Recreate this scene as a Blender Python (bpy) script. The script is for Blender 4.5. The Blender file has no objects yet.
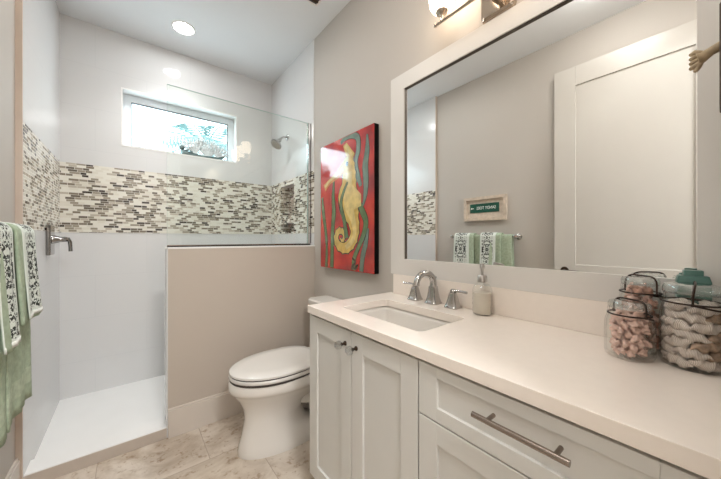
import bpy, bmesh, math, random
from mathutils import Vector, Matrix, noise
C = bpy.context.scene.collection
SC = bpy.context.scene
PI = math.pi
rnd = random.Random(7)

# ------------------------------------------------------------------ camera, world, lights, exposure
cam_d = bpy.data.cameras.new('camera'); cam = bpy.data.objects.new('camera', cam_d); C.objects.link(cam)
cam_d.sensor_width = 36.0; cam_d.lens = 36.0*289.54/721.0
cam_d.shift_y = -0.84/721.0
cam_d.clip_start = 0.01
cam.location = (0, 0, 1.15); cam.rotation_euler = (PI/2, 0, -math.radians(38.54))
SC.camera = cam

wd = bpy.data.worlds.new('world'); SC.world = wd; wd.use_nodes = True
bg = wd.node_tree.nodes['Background']
bg.inputs[0].default_value = (0.72, 0.89, 1.0, 1); bg.inputs[1].default_value = 6.5

SC.view_settings.view_transform = 'Standard'; SC.view_settings.look = 'None'
SC.cycles.transparent_max_bounces = 48
SC.view_settings.exposure = 0.2; SC.view_settings.gamma = 1.0; SC.view_settings.use_curve_mapping = False

CAN_SHOWER = 72.0      # emission of the downlight in the shower
FILL_DOME = 24.0       # emission of the unseen fill dome added over the vanity end
FILL_TOILET = 120.0     # emission of the unseen fill downlight added over the toilet end
GLOBE = 7.0            # emission of the frosted vanity shades
FILL_HALL = 70.0            # emission of the fill light added in the hallway behind the camera
BEAM = 38.0            # watts of the shower downlight's beam

def area(name, loc, sx, sy, power, col, rot=(0, 0, 0)):
    d = bpy.data.lights.new(name, 'AREA'); d.shape = 'RECTANGLE'; d.size = sx; d.size_y = sy
    d.energy = power; d.color = col
    o = bpy.data.objects.new(name, d); C.objects.link(o); o.location = loc; o.rotation_euler = rot
    return o

def beam(name, loc, watts, col):
    d = bpy.data.lights.new(name, 'SPOT'); d.energy = watts; d.color = col; d.spot_size = math.radians(118); d.spot_blend = 0.9; d.shadow_soft_size = 0.07
    o = bpy.data.objects.new(name, d); C.objects.link(o); o.location = loc
    return o
# room dimensions
L, W, D, P = -0.3805, 1.1351, 2.8721, 1.9995
LP = -0.401            # painted part of the left wall
TE = 1.9764            # edge of the shower tile on the left wall
ZC = 2.717
NEAR = -0.06           # face of the near wall, the camera stands in its doorway

# ------------------------------------------------------------------ materials
def _mat(name):
    m = bpy.data.materials.new(name); m.use_nodes = True
    nt = m.node_tree; nt.nodes.clear()
    out = nt.nodes.new('ShaderNodeOutputMaterial')
    return m, nt, out

def pbr(name, col, rough=0.5, metal=0.0, var=0.04, scale=8.0, bump=0.0, bscale=200.0, spec=0.5, coat=0.0, trans=0.0, sss=0.0, rvar=0.0):
    m, nt, out = _mat(name)
    p = nt.nodes.new('ShaderNodeBsdfPrincipled'); nt.links.new(p.outputs[0], out.inputs[0])
    p.inputs['Roughness'].default_value = rough; p.inputs['Metallic'].default_value = metal
    p.inputs['Specular IOR Level'].default_value = spec; p.inputs['Coat Weight'].default_value = coat
    p.inputs['Coat Roughness'].default_value = 0.04
    tc = nt.nodes.new('ShaderNodeTexCoord')
    n = nt.nodes.new('ShaderNodeTexNoise'); n.inputs['Scale'].default_value = scale; n.inputs['Detail'].default_value = 4
    nt.links.new(tc.outputs['Object'], n.inputs['Vector'])
    r = nt.nodes.new('ShaderNodeValToRGB')
    r.color_ramp.elements[0].position = 0.3; r.color_ramp.elements[1].position = 0.7
    r.color_ramp.elements[0].color = tuple(max(0, c*(1-var)) for c in col)+(1,)
    r.color_ramp.elements[1].color = tuple(min(1, c*(1+var)) for c in col)+(1,)
    nt.links.new(n.outputs['Fac'], r.inputs[0]); nt.links.new(r.outputs[0], p.inputs['Base Color'])
    if rvar:
        mr = nt.nodes.new('ShaderNodeMapRange'); mr.inputs[3].default_value = rough*(1-rvar); mr.inputs[4].default_value = rough*(1+rvar)
        nt.links.new(n.outputs['Fac'], mr.inputs[0]); nt.links.new(mr.outputs[0], p.inputs['Roughness'])
    if bump:
        b = nt.nodes.new('ShaderNodeTexNoise'); b.inputs['Scale'].default_value = bscale; b.inputs['Detail'].default_value = 3
        nt.links.new(tc.outputs['Object'], b.inputs['Vector'])
        bp = nt.nodes.new('ShaderNodeBump'); bp.inputs['Strength'].default_value = bump; bp.inputs['Distance'].default_value = 0.002
        nt.links.new(b.outputs['Fac'], bp.inputs['Height']); nt.links.new(bp.outputs[0], p.inputs['Normal'])
    return m

def glassy(name, tint, ior=1.45, rough=0.0, extra=0.0):
    """Thin glass: clear transmission with Fresnel reflection."""
    m, nt, out = _mat(name)
    t = nt.nodes.new('ShaderNodeBsdfTransparent'); t.inputs[0].default_value = (*tint, 1)
    g = nt.nodes.new('ShaderNodeBsdfGlossy'); g.inputs['Roughness'].default_value = rough
    lw = nt.nodes.new('ShaderNodeLayerWeight'); lw.inputs[0].default_value = 0.5     # Schlick's Fresnel, same from either side
    f0 = ((ior-1)/(ior+1))**2
    pw = nt.nodes.new('ShaderNodeMath'); pw.operation = 'POWER'; pw.inputs[1].default_value = 5; nt.links.new(lw.outputs['Facing'], pw.inputs[0])
    f = nt.nodes.new('ShaderNodeMath'); f.operation = 'MULTIPLY_ADD'; f.inputs[1].default_value = 1-f0; f.inputs[2].default_value = f0; nt.links.new(pw.outputs[0], f.inputs[0])
    mx = nt.nodes.new('ShaderNodeMixShader')
    if extra:
        a = nt.nodes.new('ShaderNodeMath'); a.operation = 'ADD'; a.inputs[1].default_value = extra; a.use_clamp = True
        nt.links.new(f.outputs[0], a.inputs[0]); nt.links.new(a.outputs[0], mx.inputs[0])
    else:
        nt.links.new(f.outputs[0], mx.inputs[0])
    nt.links.new(t.outputs[0], mx.inputs[1]); nt.links.new(g.outputs[0], mx.inputs[2]); nt.links.new(mx.outputs[0], out.inputs[0])
    return m

def emit(name, col, s):
    m, nt, out = _mat(name)
    e = nt.nodes.new('ShaderNodeEmission'); e.inputs[0].default_value = (*col, 1); e.inputs[1].default_value = s
    nt.links.new(e.outputs[0], out.inputs[0]); return m

def math_node(nt, op, a, b=None, clamp=False):
    n = nt.nodes.new('ShaderNodeMath'); n.operation = op; n.use_clamp = clamp
    for i, v in enumerate((a, b)):
        if v is None: continue
        if isinstance(v, (int, float)): n.inputs[i].default_value = v
        else: nt.links.new(v, n.inputs[i])
    return n.outputs[0]

def mosaic(name, axis, deep=0.0):
    """Linear strip mosaic: rows of random-length glass and stone sticks."""
    m, nt, out = _mat(name)
    p = nt.nodes.new('ShaderNodeBsdfPrincipled'); nt.links.new(p.outputs[0], out.inputs[0])
    tc = nt.nodes.new('ShaderNodeTexCoord'); sp = nt.nodes.new('ShaderNodeSeparateXYZ')
    nt.links.new(tc.outputs['Object'], sp.inputs[0])
    u = sp.outputs[axis]; z = sp.outputs[2]
    rv = math_node(nt, 'DIVIDE', z, 0.0164)
    row = math_node(nt, 'FLOOR', rv); fr = math_node(nt, 'FRACT', rv)
    w = math_node(nt, 'ADD', math_node(nt, 'DIVIDE', u, 0.043), math_node(nt, 'MULTIPLY', row, 57.313))
    v = nt.nodes.new('ShaderNodeTexVoronoi'); v.voronoi_dimensions = '1D'; v.inputs['Scale'].default_value = 1; v.inputs['Randomness'].default_value = 0.85
    nt.links.new(w, v.inputs['W'])
    ve = nt.nodes.new('ShaderNodeTexVoronoi'); ve.voronoi_dimensions = '1D'; ve.feature = 'DISTANCE_TO_EDGE'; ve.inputs['Scale'].default_value = 1; ve.inputs['Randomness'].default_value = 0.85
    nt.links.new(w, ve.inputs['W'])
    sc = nt.nodes.new('ShaderNodeSeparateColor'); nt.links.new(v.outputs['Color'], sc.inputs[0])
    cr = nt.nodes.new('ShaderNodeValToRGB'); cr.color_ramp.interpolation = 'CONSTANT'
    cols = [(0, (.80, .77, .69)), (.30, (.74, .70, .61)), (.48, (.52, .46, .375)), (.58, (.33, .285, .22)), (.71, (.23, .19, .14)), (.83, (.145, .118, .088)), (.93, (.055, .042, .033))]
    e = cr.color_ramp.elements
    e[0].position = 0; e[0].color = (*cols[0][1], 1); e[1].position = cols[1][0]; e[1].color = (*cols[1][1], 1)
    for pos, c in cols[2:]:
        k = e.new(pos); k.color = (*c, 1)
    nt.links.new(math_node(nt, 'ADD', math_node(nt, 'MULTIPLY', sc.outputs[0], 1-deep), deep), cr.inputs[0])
    g1 = math_node(nt, 'LESS_THAN', fr, 0.13); g2 = math_node(nt, 'LESS_THAN', ve.outputs['Distance'], 0.028)
    g = math_node(nt, 'MAXIMUM', g1, g2)
    mx = nt.nodes.new('ShaderNodeMix'); mx.data_type = 'RGBA'
    nt.links.new(g, mx.inputs['Factor']); nt.links.new(cr.outputs[0], mx.inputs[6]); mx.inputs[7].default_value = (.74, .71, .64, 1)
    nt.links.new(mx.outputs[2], p.inputs['Base Color'])
    nt.links.new(math_node(nt, 'ADD', math_node(nt, 'MULTIPLY', g, 0.5), 0.14), p.inputs['Roughness'])
    bp = nt.nodes.new('ShaderNodeBump'); bp.inputs['Strength'].default_value = 0.4; bp.inputs['Distance'].default_value = 0.001
    nt.links.new(math_node(nt, 'SUBTRACT', 1.0, g), bp.inputs['Height']); nt.links.new(bp.outputs[0], p.inputs['Normal'])
    return m

def tile_mat(name, axis, col, tw, th, rough, grout, gw=0.002, off=(0, 0), vert=2):
    m, nt, out = _mat(name)
    p = nt.nodes.new('ShaderNodeBsdfPrincipled'); nt.links.new(p.outputs[0], out.inputs[0])
    tc = nt.nodes.new('ShaderNodeTexCoord'); sp = nt.nodes.new('ShaderNodeSeparateXYZ'); nt.links.new(tc.outputs['Object'], sp.inputs[0])
    a = math_node(nt, 'DIVIDE', math_node(nt, 'ADD', sp.outputs[axis], off[0]+50*tw), tw)
    b = math_node(nt, 'DIVIDE', math_node(nt, 'ADD', sp.outputs[vert], off[1]+50*th), th)
    row = math_node(nt, 'FLOOR', b)
    a = math_node(nt, 'ADD', a, math_node(nt, 'MULTIPLY', math_node(nt, 'MODULO', row, 2.0), 0.5))
    g = math_node(nt, 'MAXIMUM', math_node(nt, 'LESS_THAN', math_node(nt, 'FRACT', a), gw/tw), math_node(nt, 'LESS_THAN', math_node(nt, 'FRACT', b), gw/th))
    mx = nt.nodes.new('ShaderNodeMix'); mx.data_type = 'RGBA'; nt.links.new(g, mx.inputs['Factor'])
    mx.inputs[6].default_value = (*col, 1); mx.inputs[7].default_value = (*grout, 1)
    nt.links.new(mx.outputs[2], p.inputs['Base Color']); p.inputs['Roughness'].default_value = rough
    return m, nt, p, mx, a, row, tc

def travertine():
    m, nt, p, mx, a, row, tc = tile_mat('travertine', 0, (.6, .5, .4), 0.457, 0.457, 0.32, (.40, .32, .25), gw=0.0038, off=(0.1315, 0.158), vert=1)
    n1 = nt.nodes.new('ShaderNodeTexNoise'); n1.inputs['Scale'].default_value = 4.2; n1.inputs['Detail'].default_value = 8; n1.inputs['Roughness'].default_value = 0.62; n1.inputs['Distortion'].default_value = 0.7
    # shift the stone pattern from tile to tile
    cx = nt.nodes.new('ShaderNodeCombineXYZ')
    tid = math_node(nt, 'ADD', math_node(nt, 'MULTIPLY', math_node(nt, 'FLOOR', a), 3.7), math_node(nt, 'MULTIPLY', row, 9.1))
    nt.links.new(tid, cx.inputs[2])
    va = nt.nodes.new('ShaderNodeVectorMath'); nt.links.new(tc.outputs['Object'], va.inputs[0]); nt.links.new(cx.outputs[0], va.inputs[1])
    nt.links.new(va.outputs[0], n1.inputs['Vector'])
    cr = nt.nodes.new('ShaderNodeValToRGB'); e = cr.color_ramp.elements
    e[0].position = 0.28; e[0].color = (.34, .26, .19, 1); e[1].position = 0.74; e[1].color = (.72, .655, .575, 1)
    k = e.new(0.42); k.color = (.48, .395, .31, 1); k = e.new(0.54); k.color = (.62, .54, .455, 1)
    nt.links.new(n1.outputs['Fac'], cr.inputs[0])
    n2 = nt.nodes.new('ShaderNodeTexNoise'); n2.inputs['Scale'].default_value = 26; n2.inputs['Detail'].default_value = 5; n2.inputs['Roughness'].default_value = 0.65
    nt.links.new(va.outputs[0], n2.inputs['Vector'])
    r2 = nt.nodes.new('ShaderNodeValToRGB'); r2.color_ramp.elements[0].position = .33; r2.color_ramp.elements[0].color = (.62, .53, .44, 1); r2.color_ramp.elements[1].position = .45; r2.color_ramp.elements[1].color = (1, 1, 1, 1)
    nt.links.new(n2.outputs['Fac'], r2.inputs[0])
    mu = nt.nodes.new('ShaderNodeMix'); mu.data_type = 'RGBA'; mu.blend_type = 'MULTIPLY'; mu.inputs['Factor'].default_value = 1
    nt.links.new(cr.outputs[0], mu.inputs[6]); nt.links.new(r2.outputs[0], mu.inputs[7])
    nt.links.new(mu.outputs[2], mx.inputs[6])
    return m

def towel_mat(name, base):
    """Sage terry cloth."""
    return pbr(name, base, rough=0.95, var=0.14, scale=60, bump=0.9, bscale=420, spec=0.15)

def damask_mat(y0, y1, z0, name):
    """Pale cloth printed with a dark leafy pattern in its middle band."""
    m, nt, out = _mat(name)
    p = nt.nodes.new('ShaderNodeBsdfPrincipled'); nt.links.new(p.outputs[0], out.inputs[0]); p.inputs['Roughness'].default_value = 0.9
    p.inputs['Specular IOR Level'].default_value = 0.15
    uv = nt.nodes.new('ShaderNodeUVMap'); sp = nt.nodes.new('ShaderNodeSeparateXYZ'); nt.links.new(uv.outputs[0], sp.inputs[0])
    # mirrored lattice of leaves
    u = math_node(nt, 'PINGPONG', math_node(nt, 'ADD', sp.outputs[0], 5.0), 0.045)
    cb = nt.nodes.new('ShaderNodeCombineXYZ'); nt.links.new(u, cb.inputs[0]); nt.links.new(math_node(nt, 'PINGPONG', math_node(nt, 'ADD', sp.outputs[1], 5.0), 0.11), cb.inputs[1])
    n = nt.nodes.new('ShaderNodeTexNoise'); n.inputs['Scale'].default_value = 75; n.inputs['Detail'].default_value = 2.5; n.inputs['Distortion'].default_value = 1.2
    nt.links.new(cb.outputs[0], n.inputs['Vector'])
    dark = math_node(nt, 'GREATER_THAN', n.outputs['Fac'], 0.50)
    d = math_node(nt, 'ABSOLUTE', math_node(nt, 'SUBTRACT', sp.outputs[0], 0.5*(y0+y1)))
    inside = math_node(nt, 'LESS_THAN', d, 0.5*(y1-y0))
    dark = math_node(nt, 'MULTIPLY', dark, inside)
    low = math_node(nt, 'GREATER_THAN', sp.outputs[1], z0)
    dark = math_node(nt, 'MULTIPLY', dark, low)
    mx = nt.nodes.new('ShaderNodeMix'); mx.data_type = 'RGBA'; nt.links.new(dark, mx.inputs['Factor'])
    mx.inputs[6].default_value = (.70, .745, .69, 1); mx.inputs[7].default_value = (.045, .05, .045, 1)
    nt.links.new(mx.outputs[2], p.inputs['Base Color'])
    return m

WALLC = (.515, .475, .43)
M = {}
M['paint'] = pbr('wall_paint', WALLC, rough=0.6, var=0.012, scale=3, bump=0.08, bscale=300)
M['pony_paint'] = pbr('half_wall_paint', (.53, .462, .395), rough=0.6, var=0.012, scale=3, bump=0.08, bscale=300)
M['ceiling'] = pbr('ceiling_paint', (.80, .81, .82), rough=0.75, var=0.01, scale=3)
M['white_trim'] = pbr('white_trim_paint', (.80, .77, .735), rough=0.35, var=0.01)
M['door_paint'] = pbr('door_paint', (.55, .52, .475), rough=0.35, var=0.01)
M['cab'] = pbr('cabinet_paint', (.66, .645, .61), rough=0.38, var=0.012)
M['cab_gap_shade'] = pbr('cabinet_shadow_box', (.22, .16, .11), rough=0.7)
M['tile_x'] = tile_mat('white_wall_tile_back', 0, (.71, .705, .70), 0.61, 0.305, 0.07, (.65, .65, .65), off=(.2, .035))[0]
M['tile_y'] = tile_mat('white_wall_tile_side', 1, (.71, .705, .70), 0.61, 0.305, 0.2, (.65, .65, .65), off=(.1, .035))[0]
M['pan'] = pbr('shower_pan', (.84, .83, .81), rough=0.3, var=0.01)
M['base_paint'] = pbr('baseboard_paint', (.64, .575, .51), rough=0.4, var=0.01)
M['mirror_paint'] = pbr('mirror_frame_paint', (.70, .67, .63), rough=0.4, var=0.01)
M['curb'] = pbr('curb_stone', (.53, .46, .395), rough=0.4, var=0.05, scale=10)
M['curb_top'] = pbr('curb_top_white', (.84, .83, .81), rough=0.3, var=0.01)
M['edge_tan'] = pbr('tan_tile_edge', (.56, .46, .38), rough=0.5, var=0.06)
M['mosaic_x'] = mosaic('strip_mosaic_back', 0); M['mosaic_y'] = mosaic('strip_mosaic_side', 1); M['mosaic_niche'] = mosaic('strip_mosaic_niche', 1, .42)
M['travertine'] = travertine()
M['quartz'] = pbr('quartz_counter', (.88, .80, .725), rough=0.12, var=0.012, scale=40)
M['chrome'] = pbr('chrome', (.52, .51, .50), rough=0.08, metal=1.0, var=0.02)
M['nickel'] = pbr('polished_nickel', (.55, .47, .39), rough=0.14, metal=1.0, var=0.03)
M['brushed'] = pbr('brushed_steel', (.33, .28, .245), rough=0.27, metal=1.0, var=0.05, scale=40)
M['valve_chrome'] = pbr('dark_polished_chrome', (.30, .29, .28), rough=0.12, metal=1.0, var=0.05)
M['bronze'] = pbr('dark_bronze', (.075, .05, .035), rough=0.35, metal=0.8, var=0.15)
M['wire'] = pbr('dark_wire', (.05, .032, .025), rough=0.45, metal=0.7, var=0.2)
M['porcelain'] = pbr('porcelain', (.76, .72, .67), rough=0.06, var=0.008, coat=0.3)
M['seat'] = pbr('toilet_seat_plastic', (.70, .67, .63), rough=0.14, var=0.008)
M['gap_shade'] = pbr('dark_gap_shade', (.05, .04, .035), rough=0.7)  # near-black that puts shade into narrow gaps and the vent opening
M['mirror'] = pbr('mirror_silver', (.90, .91, .90), rough=0.0, metal=1.0, var=0.003)
M['bead'] = pbr('dark_mirror_bead', (.10, .08, .065), rough=0.4, metal=0.3)
M['frost'] = emit('frosted_shade_glow', (1.0, .80, .60), GLOBE)
M['can_on'] = emit('downlight_glow', (.96, .985, 1.0), CAN_SHOWER)
M['fill_toilet'] = emit('toilet_fill_glow', (1.0, .97, .93), FILL_TOILET)
M['fill_room'] = emit('room_fill_glow', (1.0, .97, .93), FILL_DOME)
M['glass'] = glassy('shower_glass', (.965, .985, .975))
M['glass_edge'] = pbr('glass_edge_green', (.48, .66, .60), rough=0.15, var=0.03)
M['pane'] = glassy('window_glass', (.97, .99, .98))
M['jar_glass'] = glassy('jar_glass', (.988, .994, .99), ior=1.42)
M['jar_lid'] = glassy('jar_lid_glass', (.95, .975, .965), ior=1.5, rough=0.08, extra=0.20)
M['crystal'] = glassy('crystal', (.85, .86, .86), ior=1.6, extra=0.14)
M['vinyl'] = pbr('white_window_frame', (.76, .81, .85), rough=0.35, var=0.01)
M['gasket'] = pbr('dark_gasket', (.06, .07, .08), rough=0.6)
M['leaf'] = pbr('palm_leaf', (.125, .22, .215), rough=0.5, var=0.25, scale=3)
M['trunk'] = pbr('palm_trunk', (.35, .30, .25), rough=0.9, var=0.25, scale=20)
M['sage'] = towel_mat('sage_terry', (.40, .475, .35))
M['sage2'] = towel_mat('sage_terry_border', (.46, .53, .40))
M['fringe'] = pbr('pale_fringe', (.74, .75, .70), rough=0.95, var=0.12, scale=200, spec=0.1)
M['wood'] = pbr('pale_whitewashed_wood', (.60, .50, .40), rough=0.6, var=0.16, scale=30)
M['wood_in'] = pbr('weathered_board', (.62, .53, .44), rough=0.7, var=0.12, scale=40)
M['green'] = pbr('dark_green_plate', (.006, .075, .048), rough=0.4, var=0.1)
M['letter'] = pbr('white_lettering', (.85, .88, .85), rough=0.5)
M['canvas_side'] = pbr('black_canvas_edge', (.006, .005, .005), rough=0.9, spec=0.1)
def canvas_red():
    m = pbr('red_painted_canvas', (.50, .022, .02), rough=0.06, var=0.0, spec=0.6, coat=1.0)
    nt = m.node_tree; r = [n for n in nt.nodes if n.type == 'VALTORGB'][0]; e = r.color_ramp.elements
    n = [n for n in nt.nodes if n.type == 'TEX_NOISE'][0]; n.inputs['Scale'].default_value = 6; n.inputs['Detail'].default_value = 7
    e[0].position = .30; e[0].color = (.26, .010, .014, 1); e[1].position = .72; e[1].color = (.66, .06, .03, 1)
    k = e.new(.5); k.color = (.47, .018, .016, 1)
    return m
M['red'] = canvas_red()
def pnt(name, c, v=.22): return pbr(name, c, rough=0.08, var=v, scale=22, spec=0.6, coat=1.0)
M['p_gold'] = pnt('paint_gold', (.60, .40, .10)); M['p_gold2'] = pnt('paint_pale_gold', (.68, .52, .20)); M['p_green'] = pnt('paint_green', (.10, .17, .07))
M['p_teal'] = pnt('paint_grey_teal', (.13, .20, .16)); M['p_dark'] = pnt('paint_outline', (.06, .035, .02)); M['p_orange'] = pnt('paint_orange', (.62, .24, .06)); M['p_pink'] = pnt('paint_pink', (.50, .08, .14))
M['soap'] = pbr('cream_soap', (.66, .60, .51), rough=0.4)
M['pump'] = pbr('brushed_pump', (.48, .455, .43), rough=0.28, metal=0.85, var=0.05)
M['teal'] = pbr('teal_ceramic', (.095, .205, .178), rough=0.3, var=0.08, scale=30)
M['pink'] = pbr('pink_shell', (.86, .58, .50), rough=0.5, var=0.22, scale=60, bump=0.5, bscale=300)
M['rose'] = pbr('rose_brown_shell', (.56, .31, .235), rough=0.5, var=0.45, scale=50, bump=0.5, bscale=300)
M['coral'] = pbr('silver_white_coral', (.56, .575, .58), rough=0.4, var=0.22, scale=40)
M['verdigris'] = pbr('dark_verdigris', (.10, .15, .15), rough=0.45, metal=0.4, var=0.3, scale=60)
M['bone'] = pbr('bone_hook', (.42, .32, .20), rough=0.55, var=0.3, scale=60)
M['dark_wood'] = pbr('dark_weathered_wood', (.10, .075, .06), rough=0.7, var=0.4, scale=60)
M['brown_shell'] = pbr('brown_spindle_shell', (.40, .27, .19), rough=0.45, var=0.4, scale=90)
def auger_mat():
    m, nt, out = _mat('striped_spindle_shell')
    p = nt.nodes.new('ShaderNodeBsdfPrincipled'); nt.links.new(p.outputs[0], out.inputs[0]); p.inputs['Roughness'].default_value = .5
    tc = nt.nodes.new('ShaderNodeTexCoord')
    w = nt.nodes.new('ShaderNodeTexWave'); w.inputs['Scale'].default_value = 150; w.inputs['Distortion'].default_value = 3; w.inputs['Detail'].default_value = 2
    nt.links.new(tc.outputs['Object'], w.inputs['Vector'])
    r = nt.nodes.new('ShaderNodeValToRGB'); r.color_ramp.elements[0].position = .1; r.color_ramp.elements[0].color = (.40, .31, .26, 1); r.color_ramp.elements[1].position = .45; r.color_ramp.elements[1].color = (.78, .69, .63, 1)
    nt.links.new(w.outputs['Fac'], r.inputs[0]); nt.links.new(r.outputs[0], p.inputs['Base Color']); return m
M['auger'] = auger_mat()

# ------------------------------------------------------------------ mesh helpers
class MB:
    """Collects shapes; build() links them as ONE mesh object."""
    def __init__(s): s.v = []; s.f = []; s.m = []; s.cur = 0
    def add(s, vs, fs, mi=None):
        o = len(s.v); s.v += [tuple(v) for v in vs]; s.f += [tuple(i+o for i in f) for f in fs]; s.m += [s.cur if mi is None else mi]*len(fs); return s
    def box(s, x0, y0, z0, x1, y1, z1, mi=None, T=None):
        x0, x1 = sorted((x0, x1)); y0, y1 = sorted((y0, y1)); z0, z1 = sorted((z0, z1))
        vs = [Vector(q) for q in ((x0, y0, z0), (x1, y0, z0), (x1, y1, z0), (x0, y1, z0), (x0, y0, z1), (x1, y0, z1), (x1, y1, z1), (x0, y1, z1))]
        if T: vs = [T @ q for q in vs]
        return s.add(vs, [(0, 3, 2, 1), (4, 5, 6, 7), (0, 1, 5, 4), (1, 2, 6, 5), (2, 3, 7, 6), (3, 0, 4, 7)], mi)
    def loft(s, rings, cap0=True, cap1=True, mi=None, closed=True):
        n = len(rings[0]); vs = [q for r in rings for q in r]; fs = []
        for k in range(len(rings)-1):
            for i in range(n if closed else n-1):
                j = (i+1) % n; fs.append((k*n+i, k*n+j, (k+1)*n+j, (k+1)*n+i))
        if cap0: fs.append(tuple(reversed(range(n))))
        if cap1: fs.append(tuple((len(rings)-1)*n+i for i in range(n)))
        return s.add(vs, fs, mi)
    def lathe(s, prof, n=28, T=None, cap0=True, cap1=True, mi=None, power=2.0):
        rings = []
        for r, z in prof:
            ring = []
            for i in range(n):
                a = 2*PI*i/n; ca, sa = math.cos(a), math.sin(a)
                k = 1.0 if power == 2.0 else (abs(ca)**power+abs(sa)**power)**(-1.0/power)
                q = Vector((r*ca*k, r*sa*k, z)); ring.append(T @ q if T else q)
            rings.append(ring)
        return s.loft(rings, cap0, cap1, mi)
    def tube(s, pts, r, n=10, mi=None, closed=False, caps=True):
        pts = [Vector(q) for q in pts]; N = len(pts); rs = r if isinstance(r, (list, tuple)) else [r]*N
        rings = []; up = None
        for k in range(N):
            if closed: t = pts[(k+1) % N]-pts[k-1]
            else: t = pts[min(k+1, N-1)]-pts[max(k-1, 0)]
            t.normalize()
            if up is None:
                up = Vector((0, 0, 1)) if abs(t.z) < .9 else Vector((1, 0, 0))
            a = up - t*up.dot(t); a.normalize(); b = t.cross(a); up = a
            rings.append([pts[k]+(a*math.cos(2*PI*i/n)+b*math.sin(2*PI*i/n))*rs[k] for i in range(n)])
        if closed: rings.append(rings[0]); caps = False
        return s.loft(rings, caps, caps, mi)
    def cyl(s, p0, p1, r0, r1=None, n=20, mi=None):
        return s.tube([p0, p1], [r0, r0 if r1 is None else r1], n, mi)
    def ball(s, c, r, n=16, mi=None, sq=(1, 1, 1)):
        c = Vector(c); rings = []
        for k in range(1, n//2):
            t = PI*k/(n//2)
            rings.append([c+Vector((r*sq[0]*math.sin(t)*math.cos(2*PI*i/n), r*sq[1]*math.sin(t)*math.sin(2*PI*i/n), -r*sq[2]*math.cos(t))) for i in range(n)])
        return s.loft(rings, True, True, mi)
    def build(s, name, mats, parent=None, smooth=None, bevel=0.0, weld=False, sub=0):
        me = bpy.data.meshes.new(name); me.from_pydata(s.v, [], s.f)
        mats = mats if isinstance(mats, (list, tuple)) else [mats]
        for m in mats: me.materials.append(m)
        for p, mi in zip(me.polygons, s.m): p.material_index = min(mi, len(mats)-1)
        bm = bmesh.new(); bm.from_mesh(me)
        if weld: bmesh.ops.remove_doubles(bm, verts=bm.verts, dist=1e-5)
        bmesh.ops.recalc_face_normals(bm, faces=bm.faces)
        bm.to_mesh(me); bm.free()
        o = bpy.data.objects.new(name, me); C.objects.link(o)
        if smooth is not None:
            me.polygons.foreach_set('use_smooth', [True]*len(me.polygons))
            bm = bmesh.new(); bm.from_mesh(me)
            for e in bm.edges:
                if len(e.link_faces) == 2 and e.calc_face_angle(0) > math.radians(smooth): e.smooth = False
            bm.to_mesh(me); bm.free()
        if bevel:
            b = o.modifiers.new('edge', 'BEVEL'); b.width = bevel; b.segments = 2; b.limit_method = 'ANGLE'; b.angle_limit = math.radians(40)
        if sub:
            b = o.modifiers.new('smooth', 'SUBSURF'); b.levels = sub; b.render_levels = sub
        if parent is not None:
            o.parent = parent; o.location = -Vector(parent.location)
        return o

def tag(o, label, cat, group=None, kind=None):
    o['label'] = label; o['category'] = cat
    if group: o['group'] = group
    if kind: o['kind'] = kind
    return o
def thing(name, label, cat, loc=(0, 0, 0), group=None):
    o = bpy.data.objects.new(name, None); C.objects.link(o); o.location = loc; o.empty_display_size = 0.05
    return tag(o, label, cat, group)
def struct(o): o['kind'] = 'structure'; return o
def sempty(name, loc=(0, 0, 0)):
    o = bpy.data.objects.new(name, None); C.objects.link(o); o.location = loc; o['kind'] = 'structure'; return o
def local(o, parent):
    """Parent a mesh that was modelled in the parent's own coordinates."""
    o.parent = parent; o.location = (0, 0, 0); return o

def slab(mb, axis, p0, p1, a0, a1, z0, z1, holes=(), mi=None):
    """Wall slab normal to axis with rectangular through-holes (a0,a1,z0,z1)."""
    A = sorted({a0, a1, *[h[0] for h in holes], *[h[1] for h in holes]}); Z = sorted({z0, z1, *[h[2] for h in holes], *[h[3] for h in holes]})
    def solid(i, j):
        if i < 0 or j < 0 or i >= len(A)-1 or j >= len(Z)-1: return False
        ca, cz = (A[i]+A[i+1])/2, (Z[j]+Z[j+1])/2
        return not any(h[0] < ca < h[1] and h[2] < cz < h[3] for h in holes)
    def pt(p, a, z): return (p, a, z) if axis == 0 else (a, p, z)
    for i in range(len(A)-1):
        for j in range(len(Z)-1):
            if not solid(i, j): continue
            x0, x1, y0, y1 = A[i], A[i+1], Z[j], Z[j+1]
            for p in (p0, p1): mb.add([pt(p, x0, y0), pt(p, x1, y0), pt(p, x1, y1), pt(p, x0, y1)], [(0, 1, 2, 3)], mi)
            if not solid(i-1, j): mb.add([pt(p0, x0, y0), pt(p1, x0, y0), pt(p1, x0, y1), pt(p0, x0, y1)], [(0, 1, 2, 3)], mi)
            if not solid(i+1, j): mb.add([pt(p0, x1, y0), pt(p1, x1, y0), pt(p1, x1, y1), pt(p0, x1, y1)], [(0, 1, 2, 3)], mi)
            if not solid(i, j-1): mb.add([pt(p0, x0, y0), pt(p1, x0, y0), pt(p1, x1, y0), pt(p0, x1, y0)], [(0, 1, 2, 3)], mi)
            if not solid(i, j+1): mb.add([pt(p0, x0, y1), pt(p1, x0, y1), pt(p1, x1, y1), pt(p0, x1, y1)], [(0, 1, 2, 3)], mi)
    return mb

def rrect(cx, cy, hx, hy, r, z, n=6):
    out = []
    for sx, sy, a0 in ((1, 1, 0), (-1, 1, PI/2), (-1, -1, PI), (1, -1, 3*PI/2)):
        for k in range(n+1):
            a = a0+PI/2*k/n; out.append(Vector((cx+sx*(hx-r)+r*math.cos(a), cy+sy*(hy-r)+r*math.sin(a), z)))
    return out

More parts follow.
